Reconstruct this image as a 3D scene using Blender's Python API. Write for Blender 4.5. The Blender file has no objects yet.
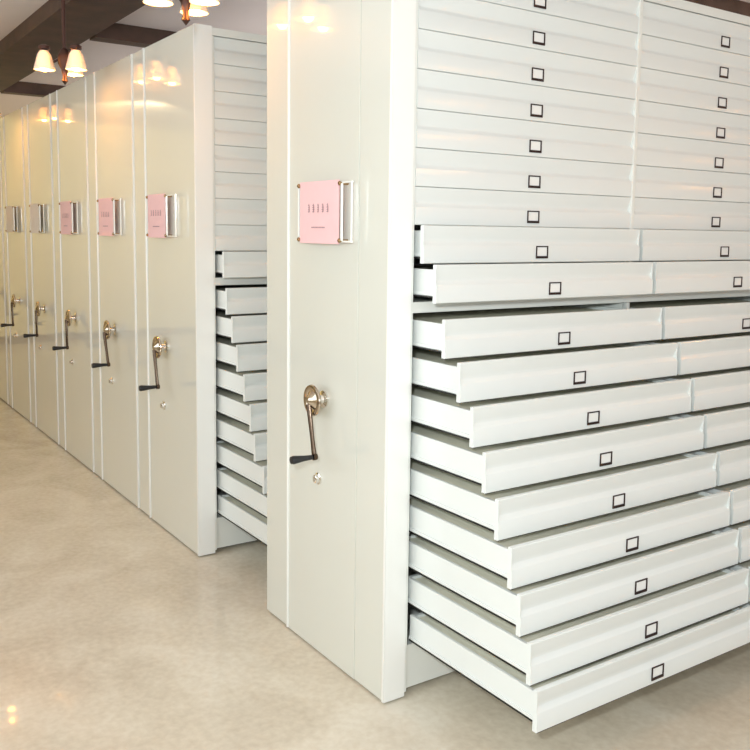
import bpy, bmesh, math, random
from mathutils import Vector, Matrix
random.seed(4)
C = bpy.context.scene.collection
sc = bpy.context.scene

# ------------------------------------------------------------------ dimensions (metres)
W, S, G, H = 0.646, 0.184, 0.679, 2.40       # wide end panel, narrow strip, open aisle, height
T = 0.080                                    # depth of the end panel
BAY, POST = 1.014, 0.020
NB = 2
Y0 = T + 0.012                               # left edge of first bay

# ------------------------------------------------------------------ materials
def nodes(m):
    m.use_nodes = True
    nt = m.node_tree
    return nt, nt.nodes['Principled BSDF']

def mat(name, col, rough=0.5, metal=0.0, coat=0.0, coat_rough=0.05, ior=1.5, emit=None, es=0.0,
        trans=0.0, vary=0.0, vscale=3.0, bump=0.0, bscale=300.0, coat_ior=1.5):
    m = bpy.data.materials.new(name)
    nt, b = nodes(m)
    b.inputs['Base Color'].default_value = (*col, 1)
    b.inputs['Roughness'].default_value = rough
    b.inputs['Metallic'].default_value = metal
    b.inputs['IOR'].default_value = ior
    b.inputs['Coat Weight'].default_value = coat
    b.inputs['Coat Roughness'].default_value = coat_rough; b.inputs['Coat IOR'].default_value = coat_ior
    b.inputs['Transmission Weight'].default_value = trans
    if emit:
        b.inputs['Emission Color'].default_value = (*emit, 1)
        b.inputs['Emission Strength'].default_value = es
    tc = nt.nodes.new('ShaderNodeTexCoord')
    if vary:
        n = nt.nodes.new('ShaderNodeTexNoise'); n.inputs['Scale'].default_value = vscale
        n.inputs['Detail'].default_value = 4
        r = nt.nodes.new('ShaderNodeValToRGB')
        r.color_ramp.elements[0].position = .3; r.color_ramp.elements[1].position = .7
        r.color_ramp.elements[0].color = (*[c * (1 - vary) for c in col], 1)
        r.color_ramp.elements[1].color = (*[min(1, c * (1 + vary)) for c in col], 1)
        nt.links.new(tc.outputs['Object'], n.inputs['Vector'])
        nt.links.new(n.outputs['Fac'], r.inputs['Fac'])
        nt.links.new(r.outputs['Color'], b.inputs['Base Color'])
    if bump:
        n = nt.nodes.new('ShaderNodeTexNoise'); n.inputs['Scale'].default_value = bscale
        bp = nt.nodes.new('ShaderNodeBump'); bp.inputs['Strength'].default_value = bump
        bp.inputs['Distance'].default_value = .002
        nt.links.new(tc.outputs['Object'], n.inputs['Vector'])
        nt.links.new(n.outputs['Fac'], bp.inputs['Height'])
        nt.links.new(bp.outputs['Normal'], b.inputs['Normal'])
    return m

M_panel = mat('cream_grey_gloss_paint', (.735, .745, .675), .38, coat=1.0, coat_rough=.045, vary=.012, vscale=2.0, coat_ior=1.8, bump=.02, bscale=9)
M_white = mat('off_white_paint', (.80, .81, .76), .35, coat=.6, coat_rough=.12)
M_draw = mat('drawer_white_paint', (.775, .805, .78), .40, coat=.6, coat_rough=.16, bump=.03, bscale=14)
M_trim = mat('white_edge_trim', (.9, .9, .86), .3, coat=.5)
M_dark = mat('dark_steel_and_shadow', (.018, .016, .015), .5, metal=.3)
M_in = mat('drawer_pale_liner', (.86, .83, .68), .7, vary=.05, vscale=8)  # pale, so the shaded slots between drawers read olive instead of black
M_hold = mat('dark_bronze_holder', (.05, .03, .028), .35, metal=.7)
M_card = mat('white_card', (.85, .85, .82), .6)
M_pink = mat('pink_paper', (.87, .56, .57), .55, vary=.02, vscale=20)
M_palepaper = mat('pale_paper', (.78, .72, .66), .6, vary=.02, vscale=20)
M_ink = mat('grey_ink', (.16, .11, .13), .6)
M_inkp = mat('faded_grey_ink', (.42, .27, .29), .6)
M_chrome = mat('polished_chrome', (.82, .80, .76), .12, metal=1.0)
M_hub = mat('warm_polished_metal', (.62, .54, .44), .16, metal=1.0)
M_bronze = mat('bronze_metal', (.42, .28, .15), .22, metal=1.0)
M_darkbronze = mat('dark_bronze_metal', (.10, .07, .05), .25, metal=1.0)
M_grip = mat('black_plastic', (.012, .012, .014), .35)
M_wood = mat('dark_brown_wood', (.085, .045, .03), .5, vary=.35, vscale=6)
M_lampmetal = mat('brown_lamp_metal', (.09, .04, .03), .4, metal=.5)
M_acryl = mat('clear_acrylic_edge', (.93, .94, .9), .1, coat=1, coat_rough=.03)
M_bulb = mat('amber_bulb_glass', (1, .5, .1), .3, emit=(1, .42, .09), es=75)
M_shade = mat('frosted_glass_shade', (.85, .86, .88), .25, trans=.35, coat=.4)

def mat_floor():
    m = bpy.data.materials.new('polished_beige_terrazzo')
    nt, b = nodes(m)
    b.inputs['Roughness'].default_value = .22
    b.inputs['Coat Weight'].default_value = .3
    tc = nt.nodes.new('ShaderNodeTexCoord')
    n1 = nt.nodes.new('ShaderNodeTexNoise'); n1.inputs['Scale'].default_value = 2.2; n1.inputs['Detail'].default_value = 8; n1.inputs['Distortion'].default_value = 1.2
    n2 = nt.nodes.new('ShaderNodeTexNoise'); n2.inputs['Scale'].default_value = 38; n2.inputs['Detail'].default_value = 5
    for n in (n1, n2): nt.links.new(tc.outputs['Object'], n.inputs['Vector'])
    mx = nt.nodes.new('ShaderNodeMix'); mx.data_type = 'FLOAT'; mx.inputs[0].default_value = .35
    nt.links.new(n1.outputs['Fac'], mx.inputs[2]); nt.links.new(n2.outputs['Fac'], mx.inputs[3])
    r = nt.nodes.new('ShaderNodeValToRGB')
    e = r.color_ramp.elements
    e[0].position = .34; e[0].color = (.58, .50, .385, 1)
    e[1].position = .66; e[1].color = (.77, .71, .59, 1)
    k = e.new(.5); k.color = (.68, .605, .48, 1)
    nt.links.new(mx.outputs[0], r.inputs['Fac'])
    nt.links.new(r.outputs['Color'], b.inputs['Base Color'])
    return m
M_floor = mat_floor()
M_wall = mat('tan_wall_paint', (.66, .58, .37), .7, vary=.06, vscale=1.2)
M_wallp = mat('pale_pink_wall_paint', (.74, .68, .65), .7, vary=.04, vscale=1.2)
M_ceil = mat('pinkish_ceiling_plaster', (.88, .80, .775), .8, vary=.03, vscale=1.5)
M_base = mat('brown_skirting', (.16, .10, .07), .45)

# ------------------------------------------------------------------ mesh helpers
def mb(): return bmesh.new()

def box(bm, x0, x1, y0, y1, z0, z1, bev=0.0):
    vs = [bm.verts.new((x, y, z)) for x in (x0, x1) for y in (y0, y1) for z in (z0, z1)]
    f = [(0,1,3,2),(4,6,7,5),(0,4,5,1),(2,3,7,6),(0,2,6,4),(1,5,7,3)]
    fs = [bm.faces.new([vs[i] for i in q]) for q in f]
    if bev:
        es = list({e for q in fs for e in q.edges})
        bmesh.ops.bevel(bm, geom=es, offset=bev, segments=2, affect='EDGES', profile=.5)

def prism_y(bm, prof, y0, y1):
    """profile in (x,z) extruded along y"""
    a = [bm.verts.new((x, y0, z)) for x, z in prof]
    b = [bm.verts.new((x, y1, z)) for x, z in prof]
    n = len(prof)
    for i in range(n): bm.faces.new((a[i], a[(i+1) % n], b[(i+1) % n], b[i]))
    bm.faces.new(a[::-1]); bm.faces.new(b)

def lathe(bm, prof, origin, axis, seg=32):
    """prof: list of (r, h) along axis"""
    axis = Vector(axis).normalized(); o = Vector(origin)
    u = axis.orthogonal().normalized(); v = axis.cross(u)
    rings = []
    for r, h in prof:
        if r < 1e-6: rings.append([bm.verts.new(o + axis*h)])
        else: rings.append([bm.verts.new(o + axis*h + u*(r*math.cos(2*math.pi*k/seg)) + v*(r*math.sin(2*math.pi*k/seg))) for k in range(seg)])
    for a, b in zip(rings, rings[1:]):
        if len(a) == 1 and len(b) == 1: continue
        for k in range(seg):
            k2 = (k+1) % seg
            if len(a) == 1: bm.faces.new((a[0], b[k2], b[k]))
            elif len(b) == 1: bm.faces.new((a[k], a[k2], b[0]))
            else: bm.faces.new((a[k], a[k2], b[k2], b[k]))
    if len(rings[0]) > 1: bm.faces.new(rings[0][::-1])
    if len(rings[-1]) > 1: bm.faces.new(rings[-1])

def tube(bm, pts, radii, seg=14, flat=1.0):
    pts = [Vector(p) for p in pts]
    if not hasattr(radii, '__len__'): radii = [radii]*len(pts)
    rings = []; u = None
    for i, p in enumerate(pts):
        d = (pts[min(i+1, len(pts)-1)] - pts[max(i-1, 0)]).normalized()
        if u is None: u = d.orthogonal().normalized()
        u = (u - d*u.dot(d)).normalized(); v = d.cross(u)
        rings.append([bm.verts.new(p + u*(radii[i]*math.cos(2*math.pi*k/seg)) + v*(radii[i]*flat*math.sin(2*math.pi*k/seg))) for k in range(seg)])
    for a, b in zip(rings, rings[1:]):
        for k in range(seg): bm.faces.new((a[k], a[(k+1) % seg], b[(k+1) % seg], b[k]))
    bm.faces.new(rings[0][::-1]); bm.faces.new(rings[-1])

def obj(name, bm, m, parent=None, loc=(0, 0, 0), smooth=False, label=None):
    bmesh.ops.recalc_face_normals(bm, faces=bm.faces)
    me = bpy.data.meshes.new(name); bm.to_mesh(me); bm.free()
    me.materials.append(m)
    if smooth:
        for p in me.polygons: p.use_smooth = True
        try: me.set_sharp_from_angle(angle=math.radians(40))
        except Exception: pass
    o = bpy.data.objects.new(name, me); C.objects.link(o)
    o.location = loc
    if parent: o.parent = parent
    if label: o['label'] = label
    return o

def thing(name, label, cat, loc=(0, 0, 0), group=None):
    o = bpy.data.objects.new(name, None); C.objects.link(o)
    o.location = loc; o['label'] = label; o['category'] = cat
    if group: o['group'] = group
    o.empty_display_size = .1
    return o

def struct(name, bm, m, **k):
    o = obj(name, bm, m, **k); o['kind'] = 'structure'; return o

def copy_tree(o, parent=None):
    c = o.copy(); C.objects.link(c)
    c.parent = parent
    for ch in list(o.children): copy_tree(ch, c)
    return c

# ------------------------------------------------------------------ the room
XL, XR, YF, YB, ZC = -9.2, 5.6, -3.4, 4.6, 2.9
b = mb(); box(b, XL, XR, YF, YB, -.05, 0); struct('floor', b, M_floor)
b = mb(); box(b, XL, XR, YF, YB, ZC, ZC+.05); struct('ceiling', b, M_ceil)
b = mb(); box(b, XL-.1, XL, YF, YB, 0, ZC); struct('wall_left', b, M_wall)
BX0, BX1 = -7.0, -1.0                         # added window band in the unseen back wall, to brighten the ceiling
b = mb()
box(b, XL, BX0, YB, YB+.1, 0, ZC); box(b, BX1, XR, YB, YB+.1, 0, ZC)
box(b, BX0, BX1, YB, YB+.1, 0, 1.2); box(b, BX0, BX1, YB, YB+.1, 2.5, ZC)
struct('wall_back', b, M_wallp)
b = mb()
for x in (BX0, -5.03, -3.03, BX1-.06): box(b, x, x+.06, YB+.02, YB+.07, 1.2, 2.5)
for z in (1.2, 2.44): box(b, BX0, BX1, YB+.02, YB+.07, z, z+.06)
struct('added_window_3', b, M_white)
FX0, FX1 = -3.0, 3.8                          # added window opening behind the camera, to light the end panels
b = mb()
box(b, XL, FX0, YF-.1, YF, 0, ZC); box(b, FX1, XR, YF-.1, YF, 0, ZC)
box(b, FX0, FX1, YF-.1, YF, 0, .9); box(b, FX0, FX1, YF-.1, YF, 2.5, ZC)
struct('wall_front', b, M_wall)
b = mb()
for x in (FX0, -1.6, -.2, 1.1, 2.4, FX1-.06): box(b, x, x+.06, YF-.07, YF-.02, .9, 2.5)
for z in (.9, 2.44): box(b, FX0, FX1, YF-.07, YF-.02, z, z+.06)
struct('added_window_2', b, M_white)
# unseen right wall with an added window opening, to light the drawer fronts
WY0, WY1, WZ0, WZ1 = -1.9, 3.1, .9, 2.5
b = mb()
box(b, XR, XR+.1, YF, WY0, 0, ZC); box(b, XR, XR+.1, WY1, YB, 0, ZC)
box(b, XR, XR+.1, WY0, WY1, 0, WZ0); box(b, XR, XR+.1, WY0, WY1, WZ1, ZC)
struct('wall_right', b, M_wallp)
b = mb()
for y in (WY0, (WY0+WY1)/2-.03, WY1-.06): box(b, XR+.02, XR+.07, y, y+.06, WZ0, WZ1)
for z in (WZ0, WZ1-.06): box(b, XR+.02, XR+.07, WY0, WY1, z, z+.06)
struct('added_window_1', b, M_white)
for nm, x0, x1, y0, y1 in (('baseboard_left', XL, XL+.015, YF, YB), ('baseboard_front', XL, XR, YF, YF+.015), ('baseboard_back', XL, XR, YB-.015, YB)):
    b = mb(); box(b, x0, x1, y0, y1, 0, .1); struct(nm, b, M_base)
# dark beams under the ceiling
b = mb(); box(b, XL, XR, -.10, .28, ZC-.10, ZC); struct('trim_1', b, M_wood)
for i, x in enumerate((-6.35, -3.40, -.55)):
    b = mb(); box(b, x, x+.14, .285, YB, ZC-.11, ZC); struct('trim_%d' % (i+2), b, M_wood)

# ------------------------------------------------------------------ cabinet unit
U_P, U_B = 0.118, 1.297                      # upper block: pitch, lowest edge
L_P, L_T = 0.1205, 1.256                     # lower block: pitch, upper edge
rows = [('u', U_B + k*U_P, .1145) for k in range(9)] + [('l', L_T - (k+1)*L_P, .1175) for k in range(9)]

def drawer_proto(h, lip):
    FW = BAY - POST                    # front width
    TW0, TW1 = .014, FW - .014
    D = .60
    # tray: two sides with a rolled runner, back
    b = mb()
    for y0, y1 in ((TW0, TW0+.012), (TW1-.012, TW1)):
        box(b, -D, -.018, y0, y1, .020, h-.016, .0015)
    box(b, -D, -D+.012, TW0+.0125, TW1-.0125, .020, h-.02)
    # runner beads near the bottom of each side
    box(b, -D, -.020, TW0-.004, TW0-.0002, .021, .031, .001)
    box(b, -D, -.020, TW1+.0002, TW1+.004, .021, .031, .001)
    tray = obj('drawer', b, M_draw)
    # front with a flat lower band and a set-back upper band
    b = mb()
    m = h*.49
    prof = [(-.0178, .0), (-.002, .0), (0, .002), (0, m-.004), (-.002, m-.001), (-.0120, m+.008), (-.0130, m+.012),
            (-.0100, m+.022), (-.0035, h-.012), (-.0025, h-.002), (-.004, h), (-.0175, h)]
    prism_y(b, prof, 0, FW)
    for ya, yb in ((-.0012, .0015), (FW-.0015, FW+.0012)):  # end caps, with a folded flange on the lower band
        box(b, -.0165, -.0018, ya, yb, .0, h-.001)
        box(b, -.0018, .0012, ya, yb, .002, m-.004)
    obj('drawer_front', b, M_draw, tray, smooth=True)
    b = mb(); box(b, -D, -.019, TW0+.0006, TW1-.0006, .0140, .0190)
    obj('bottom_plate', b, M_draw, tray)
    b = mb(); box(b, -D, -.019, TW0-.003, TW0, .0145, .0185)  # dark strips stand in for the shadow gap under the drawer
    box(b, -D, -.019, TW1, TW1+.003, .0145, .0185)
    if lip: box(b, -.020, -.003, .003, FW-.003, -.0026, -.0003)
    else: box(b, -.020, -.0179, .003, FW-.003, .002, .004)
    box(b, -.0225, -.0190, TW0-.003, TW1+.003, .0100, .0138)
    obj('bottom_shadow_line', b, M_dark, tray, label='dark strip for the shadow line under the drawer')
    b = mb(); box(b, -D+.0125, -.019, TW0+.0125, TW1-.0125, .082, .088)  # liner raised near the rim to catch light in the shaded slot
    obj('tray_liner', b, M_in, tray, label='pale tray liner raised to catch light')
    # label holder: dark frame with a heavier lower lip
    cy, z0, z1, hw = FW/2, .013, .055, .0275
    b = mb()
    box(b, .0005, .004, cy-hw, cy+hw, z0, z0+.008, .0008)
    box(b, .0005, .004, cy-hw, cy+hw, z1-.004, z1, .0008)
    for s in (-1, 1):
        ya, yb = sorted((cy+s*hw, cy+s*(hw-.004)))
        box(b, .0005, .004, ya, yb, z0+.0078, z1-.0038, .0008)
    obj('label_holder', b, M_hold, tray, label='dark bronze label holder frame')
    b = mb(); box(b, .0003, .0012, cy-hw+.005, cy+hw-.005, z0+.009, z1-.005)
    obj('label_card', b, M_card, tray, label='white card in the holder')
    return tray
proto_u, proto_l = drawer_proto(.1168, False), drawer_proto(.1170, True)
used = {'u': False, 'l': False}

def place_drawer(kind, parent, x, y, z):
    p = proto_u if kind == 'u' else proto_l
    if not used[kind]: o = p; used[kind] = True
    else: o = copy_tree(p)
    o.parent = parent; o.location = (x, y, z)
    return o

def unit_body(u, with_drawers, main=False):
    """local frame: x=0 left edge of the wide panel, x=W the drawer side"""
    Y1 = Y0 + NB*BAY
    # end panel
    b = mb()
    if main:
        box(b, .0045, .4655, 0, T-.006, .006, H, .0005)
        box(b, .4663, W-.0005, 0, T-.006, .006, H, .004)
    else:
        box(b, .0045, W-.0005, 0, T-.006, .006, H, .004)
    obj('end_panel', b, M_panel, u)
    b = mb(); box(b, -S+.002, -.0045, .003, T-.006, .006, H, .002)
    obj('narrow_side_panel', b, M_panel, u)
    b = mb(); box(b, -.0040, .0040, -.006, .020, .006, H, .003)
    obj('edge_trim', b, M_trim, u, smooth=True, label='white vertical edge strip')
    b = mb()                                   # corner post: white return on the drawer side
    box(b, W-.012, W-.001, -.003, -.0002, .006, H, .0012)
    box(b, W-.0003, W+.0007, -.001, T, .006, H)
    obj('edge_trim', b, M_trim, u, smooth=True, label='white rounded corner strip')
    # carcass
    b = mb()
    xb = -S + .004
    box(b, xb, W-.012, T, Y1+.02, H-.0395, H-.006)                     # top
    box(b, W-.012, W-.001, T, Y1+.02, H-.0395, H-.006)
    box(b, xb, xb+.01, T, Y1+.02, .02, H-.0405)                        # back sheet
    box(b, xb+.011, W-.004, T, Y1, L_T+.003, U_B-.004)                # divider between the blocks
    box(b, xb+.011, W-.020, T, Y1, .018, L_T-9*L_P-.006)              # base
    for k in range(1, NB+1):
        y = Y0 + k*BAY - POST - .003
        box(b, xb+.011, W-.022, y+.005, y+POST, L_T-9*L_P-.006, L_T+.002)
        box(b, xb+.011, W-.022, y+.005, y+POST, U_B-.004, H-.0405)
    box(b, xb+.011, W-.030, T, T+.0025, L_T-9*L_P-.006, L_T+.002)
    box(b, W-.020, W-.002, T+.0002, Y0-.0025, .018, H-.0405)
    box(b, xb+.011, W-.030, T, T+.0025, U_B-.004, H-.0405)
    obj('carcass', b, M_white, u)
    for k in range(1, NB+1):
        y = Y0 + k*BAY - POST
        b = mb(); box(b, W-.016, W+.001, y+.001, y+POST-.001, U_B-.003, H-.0405, .002)
        obj('upright_post', b, M_white, u)
        b = mb(); box(b, W-.016, W-.002, y+.001, y+POST-.001, L_T-9*L_P-.006, L_T+.002, .002)
        obj('upright_post', b, M_white, u)
    b = mb(); box(b, xb+.03, W-.06, .03, Y1, .0, .017)
    obj('carriage', b, M_dark, u, label='dark wheel carriage under the base')

EXT_MAIN = {('u', 0): .113, ('u', 1): .047, ('l', 0): .162, ('l', 1): .236, ('l', 2): .300, ('l', 3): .358,
            ('l', 4): .416, ('l', 5): .475, ('l', 6): .515, ('l', 7): .560, ('l', 8): .590}
EXT_U1 = {('u', 0): .092, ('l', 0): .123, ('l', 1): .182, ('l', 2): .232, ('l', 3): .301, ('l', 4): .361,
          ('l', 5): .402, ('l', 6): .485, ('l', 7): .530, ('l', 8): .570}

def fill_drawers(u, ext):
    for bay in range(NB):
        cnt = {'u': 0, 'l': 0}
        for kind, z, h in rows:
            i = cnt[kind]; cnt[kind] += 1
            e = ext.get((kind, i), 0)
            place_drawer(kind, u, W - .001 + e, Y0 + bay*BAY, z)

def crank(u, x=.262, z=.938, paper='pink', tilt=.0, open_end=False):
    """hub dish on a short shaft, arm hanging down, black turning grip pointing out"""
    y = -.050
    b = mb()
    lathe(b, [(.030, .0), (.030, -.006), (.016, -.010), (.012, -.034), (.016, -.036)], (x, -.0, z), (0, 1, 0))
    shaft = obj('crank_shaft', b, M_chrome, u, smooth=True, label='chrome crank shaft')
    b = mb()
    lathe(b, [(.018, .012), (.050, .006), (.055, .0), (.053, -.005), (.044, -.007), (.034, -.002), (.020, -.010), (.010, -.018), (0, -.020)], (x, y+.002, z), (0, 1, 0), 40)
    obj('crank_hub', b, M_hub, u, smooth=True, label='round metal crank hub')
    gx, gz = x + .044 + tilt, z - .186
    b = mb()
    tube(b, [(x, y-.012, z-.012), (x+.012, y-.014, z-.05), (x+.028+tilt*.6, y-.014, z-.12), (gx, y-.014, gz)], [.010, .009, .0075, .009], flat=.6)
    lathe(b, [(.011, .006), (.012, 0), (.011, -.008)], (gx, y-.012, gz), (0, 1, 0))
    arm = obj('crank_arm', b, M_darkbronze, u, smooth=True, label='dark bronze crank arm')
    b = mb()
    lathe(b, [(.0075, 0), (.0085, -.008), (.0095, -.03), (.0125, -.055), (.0145, -.074), (.012, -.082), (0, -.084)], (gx, y-.022, gz), (0, 1, 0))
    obj('crank_grip', b, M_grip, arm, smooth=True, label='black crank grip')
    b = mb()                                    # cam lock
    lx, lz = .225, .642
    lathe(b, [(.021, 0), (.021, -.004), (.015, -.007), (.014, -.016), (.011, -.018), (0, -.018)], (lx, 0, lz), (0, 1, 0))
    box(b, lx-.003, lx+.003, -.0215, -.0185, lz-.010, lz+.010)
    obj('lock', b, M_chrome, u, smooth=True, label='small round chrome lock')

def sign(u, x0=.138, x1=.398, z0=1.468, z1=1.676, pink=True, text=0, ext=.075):
    """clear holder standing off the panel with a paper card, and bars shaped as its reflection"""
    y = -.028
    w = .006
    b = mb()
    box(b, x0-.014, x0-.009, y-.004, y+.004, z0+.012, z1-.012, .001)
    box(b, x1+.008, x1+.013, y-.004, y+.004, z0+.012, z1-.012, .001)
    box(b, x0-.009, x1+ext, y+.0015, y+.004, z0+.006, z0+.012, .0008)
    box(b, x0-.009, x1+ext, y+.0015, y+.004, z1-.012, z1-.006, .0008)
    box(b, x1+ext-.006, x1+ext, y-.004, y+.0012, z0+.006, z1-.006, .001)  # bars past the card stand in for the holder's mirror image
    hold = obj('sign_holder', b, M_acryl, u, label='clear white-edged sign holder with bars for its reflection')
    for x in (x0-.006, x1+.004):
        for z in (z0+.012, z1-.012):
            b = mb()
            lathe(b, [(.005, .028), (.005, .0), (.0075, -.002), (.0075, -.006), (.004, -.009), (0, -.009)], (x, y-.0008, z), (0, 1, 0), 14)
            obj('standoff_screw', b, M_bronze, hold, smooth=True, label='bronze standoff screw')
    b = mb()
    n = 10                                     # slightly wavy paper card
    ys = [y-.003 - .0015*math.sin(k/n*math.pi) for k in range(n+1)]
    for k in range(n):
        xa, xb_ = x0+(x1-x0)*k/n, x0+(x1-x0)*(k+1)/n
        q = [b.verts.new(c) for c in ((xa, ys[k], z0), (xb_, ys[k+1], z0), (xb_, ys[k+1], z1), (xa, ys[k], z1),
                                      (xa, ys[k]+.0012, z0), (xb_, ys[k+1]+.0012, z0), (xb_, ys[k+1]+.0012, z1), (xa, ys[k]+.0012, z1))]
        for f in ((0,1,2,3), (7,6,5,4), (0,4,5,1), (3,2,6,7)): b.faces.new([q[i] for i in f])
    bmesh.ops.remove_doubles(b, verts=b.verts, dist=1e-5)
    obj('paper_card', b, M_pink if pink else M_palepaper, hold, smooth=True, label='pink paper card' if pink else 'pale paper card')
    if text:
        b = mb(); cx = (x0+x1)/2; zc = z0+(z1-z0)*.57
        rnd = random.Random(7); yt = y-.0052
        for k in range(5):                     # five printed characters, too blurred to read
            gx = cx + (k-2)*.031 - .003
            for dz in (.010, .0025, -.005, -.012): box(b, gx-.0070+rnd.random()*.003, gx+.0040+rnd.random()*.003, yt-.0004, yt, zc+dz-.001, zc+dz+.0012)
            box(b, gx-.0012, gx+.0012, yt-.0004, yt, zc-.015, zc+.015)
            box(b, gx+.0035, gx+.0051, yt-.0004, yt, zc-.012, zc+.008)
        obj('printed_characters', b, M_ink if text == 1 else M_inkp, hold, label='row of five blurred grey characters')
        b = mb(); zc2 = z0+(z1-z0)*.26
        for k in range(9): box(b, cx-.046+k*.0100, cx-.0385+k*.0100, yt-.0004, yt, zc2-.0022, zc2+.0022)
        obj('printed_line', b, M_inkp, hold, label='small line of grey print')

# main unit, standing apart at x = 0
u = thing('mobile_shelving_unit', 'nearest tall off-white archive cabinet, standing apart with its stepped drawers pulled out to the right', 'cabinet', (0, 0, 0), 'mobile archive cabinets in the row')
unit_body(u, True, True); fill_drawers(u, EXT_MAIN); crank(u, .260, .932); sign(u, text=2)
# the closed row behind the open aisle
labels = ['cabinet across the open aisle, its own stepped drawers pulled out towards the nearest cabinet',
          'closed cabinet just left of the one with open aisle drawers, pink card and hanging crank',
          'closed cabinet third from the open aisle, with a faded pink card and chrome crank',
          'closed cabinet fourth from the open aisle, with a pale whitish card and chrome crank',
          'closed cabinet fifth from the open aisle, cut by the left edge of the photo',
          'farthest cabinet at the left end of the row, mostly outside the frame']
cr = [(.262, .940, 0), (.300, .945, .02), (.330, .940, -.03), (.360, .935, -.03), (.400, .935, -.02), (.330, .935, 0)]
x = -S - G - W
for i in range(6):
    u = thing('mobile_shelving_unit', labels[i], 'cabinet', (x, 0, 0), 'mobile archive cabinets in the row')
    unit_body(u, i == 0)
    if i == 0: fill_drawers(u, EXT_U1)
    crank(u, cr[i][0], cr[i][1], tilt=cr[i][2])
    sign(u, .112 if i == 0 else .13, .35 if i == 0 else .39, pink=i < 3, text=2 if i < 3 else 0, ext=.13)
    x -= W + S

# ------------------------------------------------------------------ ceiling lamps along the aisle
def ceiling_lamp(loc, label):
    t = thing('ceiling_lamp', label, 'lamp', loc, 'amber ceiling lamps above the aisle')
    top = ZC - loc[2]
    b = mb()
    lathe(b, [(.05, top-.001), (.05, top-.015), (.012, top-.035), (.009, .14), (.02, .13), (.034, .10), (.034, .06), (.018, .03), (.010, -.01), (.016, -.03), (0, -.05)], (0, 0, 0), (0, 0, 1), 24)
    obj('lamp_stem', b, M_lampmetal, t, smooth=True, label='brown metal stem')
    for k in range(3):
        a = math.radians(20 + 120*k)
        d = Vector((math.cos(a), math.sin(a), 0))
        b = mb()
        tube(b, [d*.03+Vector((0, 0, .08)), d*.06+Vector((0, 0, .06)), d*.09+Vector((0, 0, .07)), d*.10+Vector((0, 0, .12))], .007, 10)
        lathe(b, [(.012, .12), (.03, .125), (.03, .14), (.012, .15)], d*.10, (0, 0, 1), 16)
        obj('lamp_arm', b, M_lampmetal, t, smooth=True)
        b = mb()
        pr = [(.022, .118), (.036, .095), (.046, .055), (.056, .02)]
        lathe(b, pr + [(r-.003, h) for r, h in pr[::-1]], d*.10, (0, 0, 1), 24)
        obj('lamp_shade', b, M_shade, t, smooth=True, label='frosted white glass shade')
        b = mb()
        lathe(b, [(.012, .115), (.018, .09), (.027, .055), (.024, .03), (.012, .013), (0, .010)], d*.10, (0, 0, 1), 16)
        obj('light_bulb', b, M_bulb, t, smooth=True, label='glowing amber bulb')
    return t
for x_, lb in ((-.34, 'amber bulb ceiling lamp hanging above the open aisle by the nearest cabinet'),
               (-2.02, 'amber bulb ceiling lamp with white glass shades, in front of the closed cabinets'),
               (-4.22, 'farthest amber bulb ceiling lamp at the left end of the row')):
    ceiling_lamp((x_, -.25, 2.31), lb)
ceiling_lamp((1.59, 1.07, 2.34), 'amber bulb ceiling lamp over the pulled-out drawers of the nearest cabinet')
ceiling_lamp((1.59, 3.03, 2.32), 'amber bulb ceiling lamp farther down the aisle past the pulled-out drawers')

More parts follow.
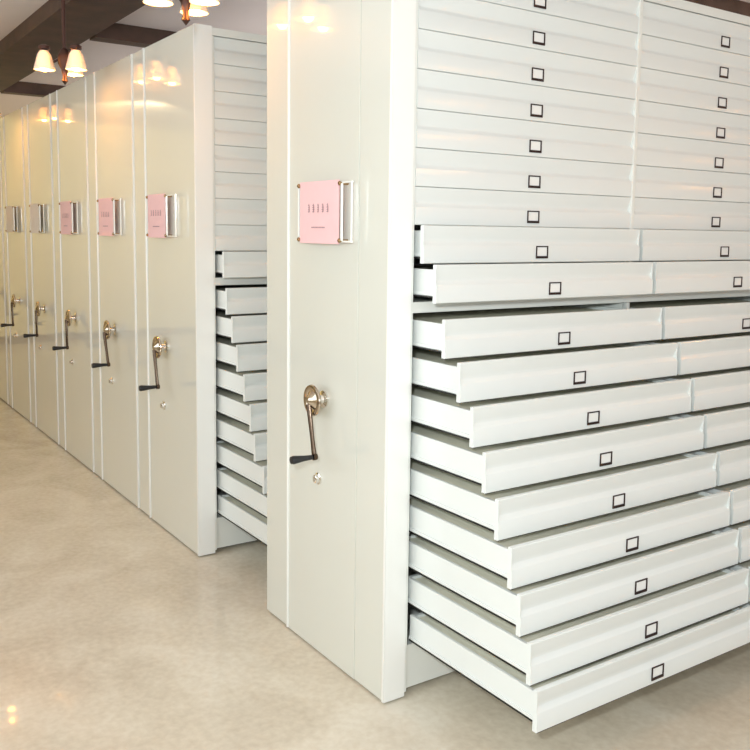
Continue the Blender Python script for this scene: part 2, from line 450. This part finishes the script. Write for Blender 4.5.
# ------------------------------------------------------------------ light
def area(name, loc, target, sx, sy, e, col):
    L = bpy.data.lights.new(name, 'AREA'); L.shape = 'RECTANGLE'; L.size = sx; L.size_y = sy
    L.energy = e; L.color = col
    o = bpy.data.objects.new(name, L); C.objects.link(o); o.location = loc
    o.rotation_euler = (Vector(target) - Vector(loc)).to_track_quat('-Z', 'Y').to_euler()
    return o
area('added_window_fill', ((BX0+BX1)/2, YB-.02, 1.85), ((BX0+BX1)/2, 0, 2.2), BX1-BX0, 1.3, 170, (1, .98, .97))  # fill added at the back opening for the ceiling and cabinet tops
area('added_window_fill', (XR-.02, (WY0+WY1)/2, (WZ0+WZ1)/2), (0, (WY0+WY1)/2, 1.2), WY1-WY0, WZ1-WZ0, 46, (.92, .97, 1))  # fill added at the right opening for the drawer fronts
L = bpy.data.lights.new('added_end_wall_fill', 'SPOT'); L.energy = 330; L.color = (1, .84, .48); L.spot_size = math.radians(95); L.spot_blend = .6; L.shadow_soft_size = .06  # added spot, brightens the end wall mirrored in the glossy panels
lo = bpy.data.objects.new('added_end_wall_fill', L); C.objects.link(lo); lo.location = (-6.4, -1.9, 2.75)
lo.rotation_euler = (Vector((XL, -2.0, 2.0)) - lo.location).to_track_quat('-Z', 'Y').to_euler()
area('photo_light', (2.78, -1.72, 1.74), (.5, .2, 1.0), .12, .12, 58, (.87, .96, 1))
area('added_window_fill', ((FX0+FX1)/2, YF+.02, 1.7), ((FX0+FX1)/2, 0, 1.6), FX1-FX0, 1.6, 72, (.90, .96, 1))  # fill added at the front opening for the end panels

w = bpy.data.worlds.new('World'); sc.world = w; w.use_nodes = True
w.node_tree.nodes['Background'].inputs[0].default_value = (.9, .95, 1, 1)
w.node_tree.nodes['Background'].inputs[1].default_value = 1.0

# ------------------------------------------------------------------ camera
cam = bpy.data.cameras.new('camera'); co = bpy.data.objects.new('camera', cam); C.objects.link(co)
yaw, pitch, roll, f, cx, cy = .97484, .10592, -.013155, 874.34, 376.81, 324.89
fw = Vector((-math.sin(yaw)*math.cos(pitch), math.cos(yaw)*math.cos(pitch), -math.sin(pitch)))
r = Vector((math.cos(yaw), math.sin(yaw), 0)); d = fw.cross(r)
r2 = math.cos(roll)*r + math.sin(roll)*d; d2 = -math.sin(roll)*r + math.cos(roll)*d
m = Matrix((( r2.x, -d2.x, -fw.x, 2.82756), (r2.y, -d2.y, -fw.y, -1.52625), (r2.z, -d2.z, -fw.z, 1.50954), (0, 0, 0, 1)))
co.matrix_world = m
cam.sensor_width = 36; cam.sensor_fit = 'HORIZONTAL'; cam.lens = 36*f/750
cam.shift_x = -(cx-375)/750; cam.shift_y = (cy-375)/750
cam.clip_start = .02
sc.camera = co

vs = sc.view_settings
vs.view_transform = 'Standard'; vs.look = 'None'; vs.gamma = 1; vs.use_curve_mapping = False
vs.exposure = -0.22
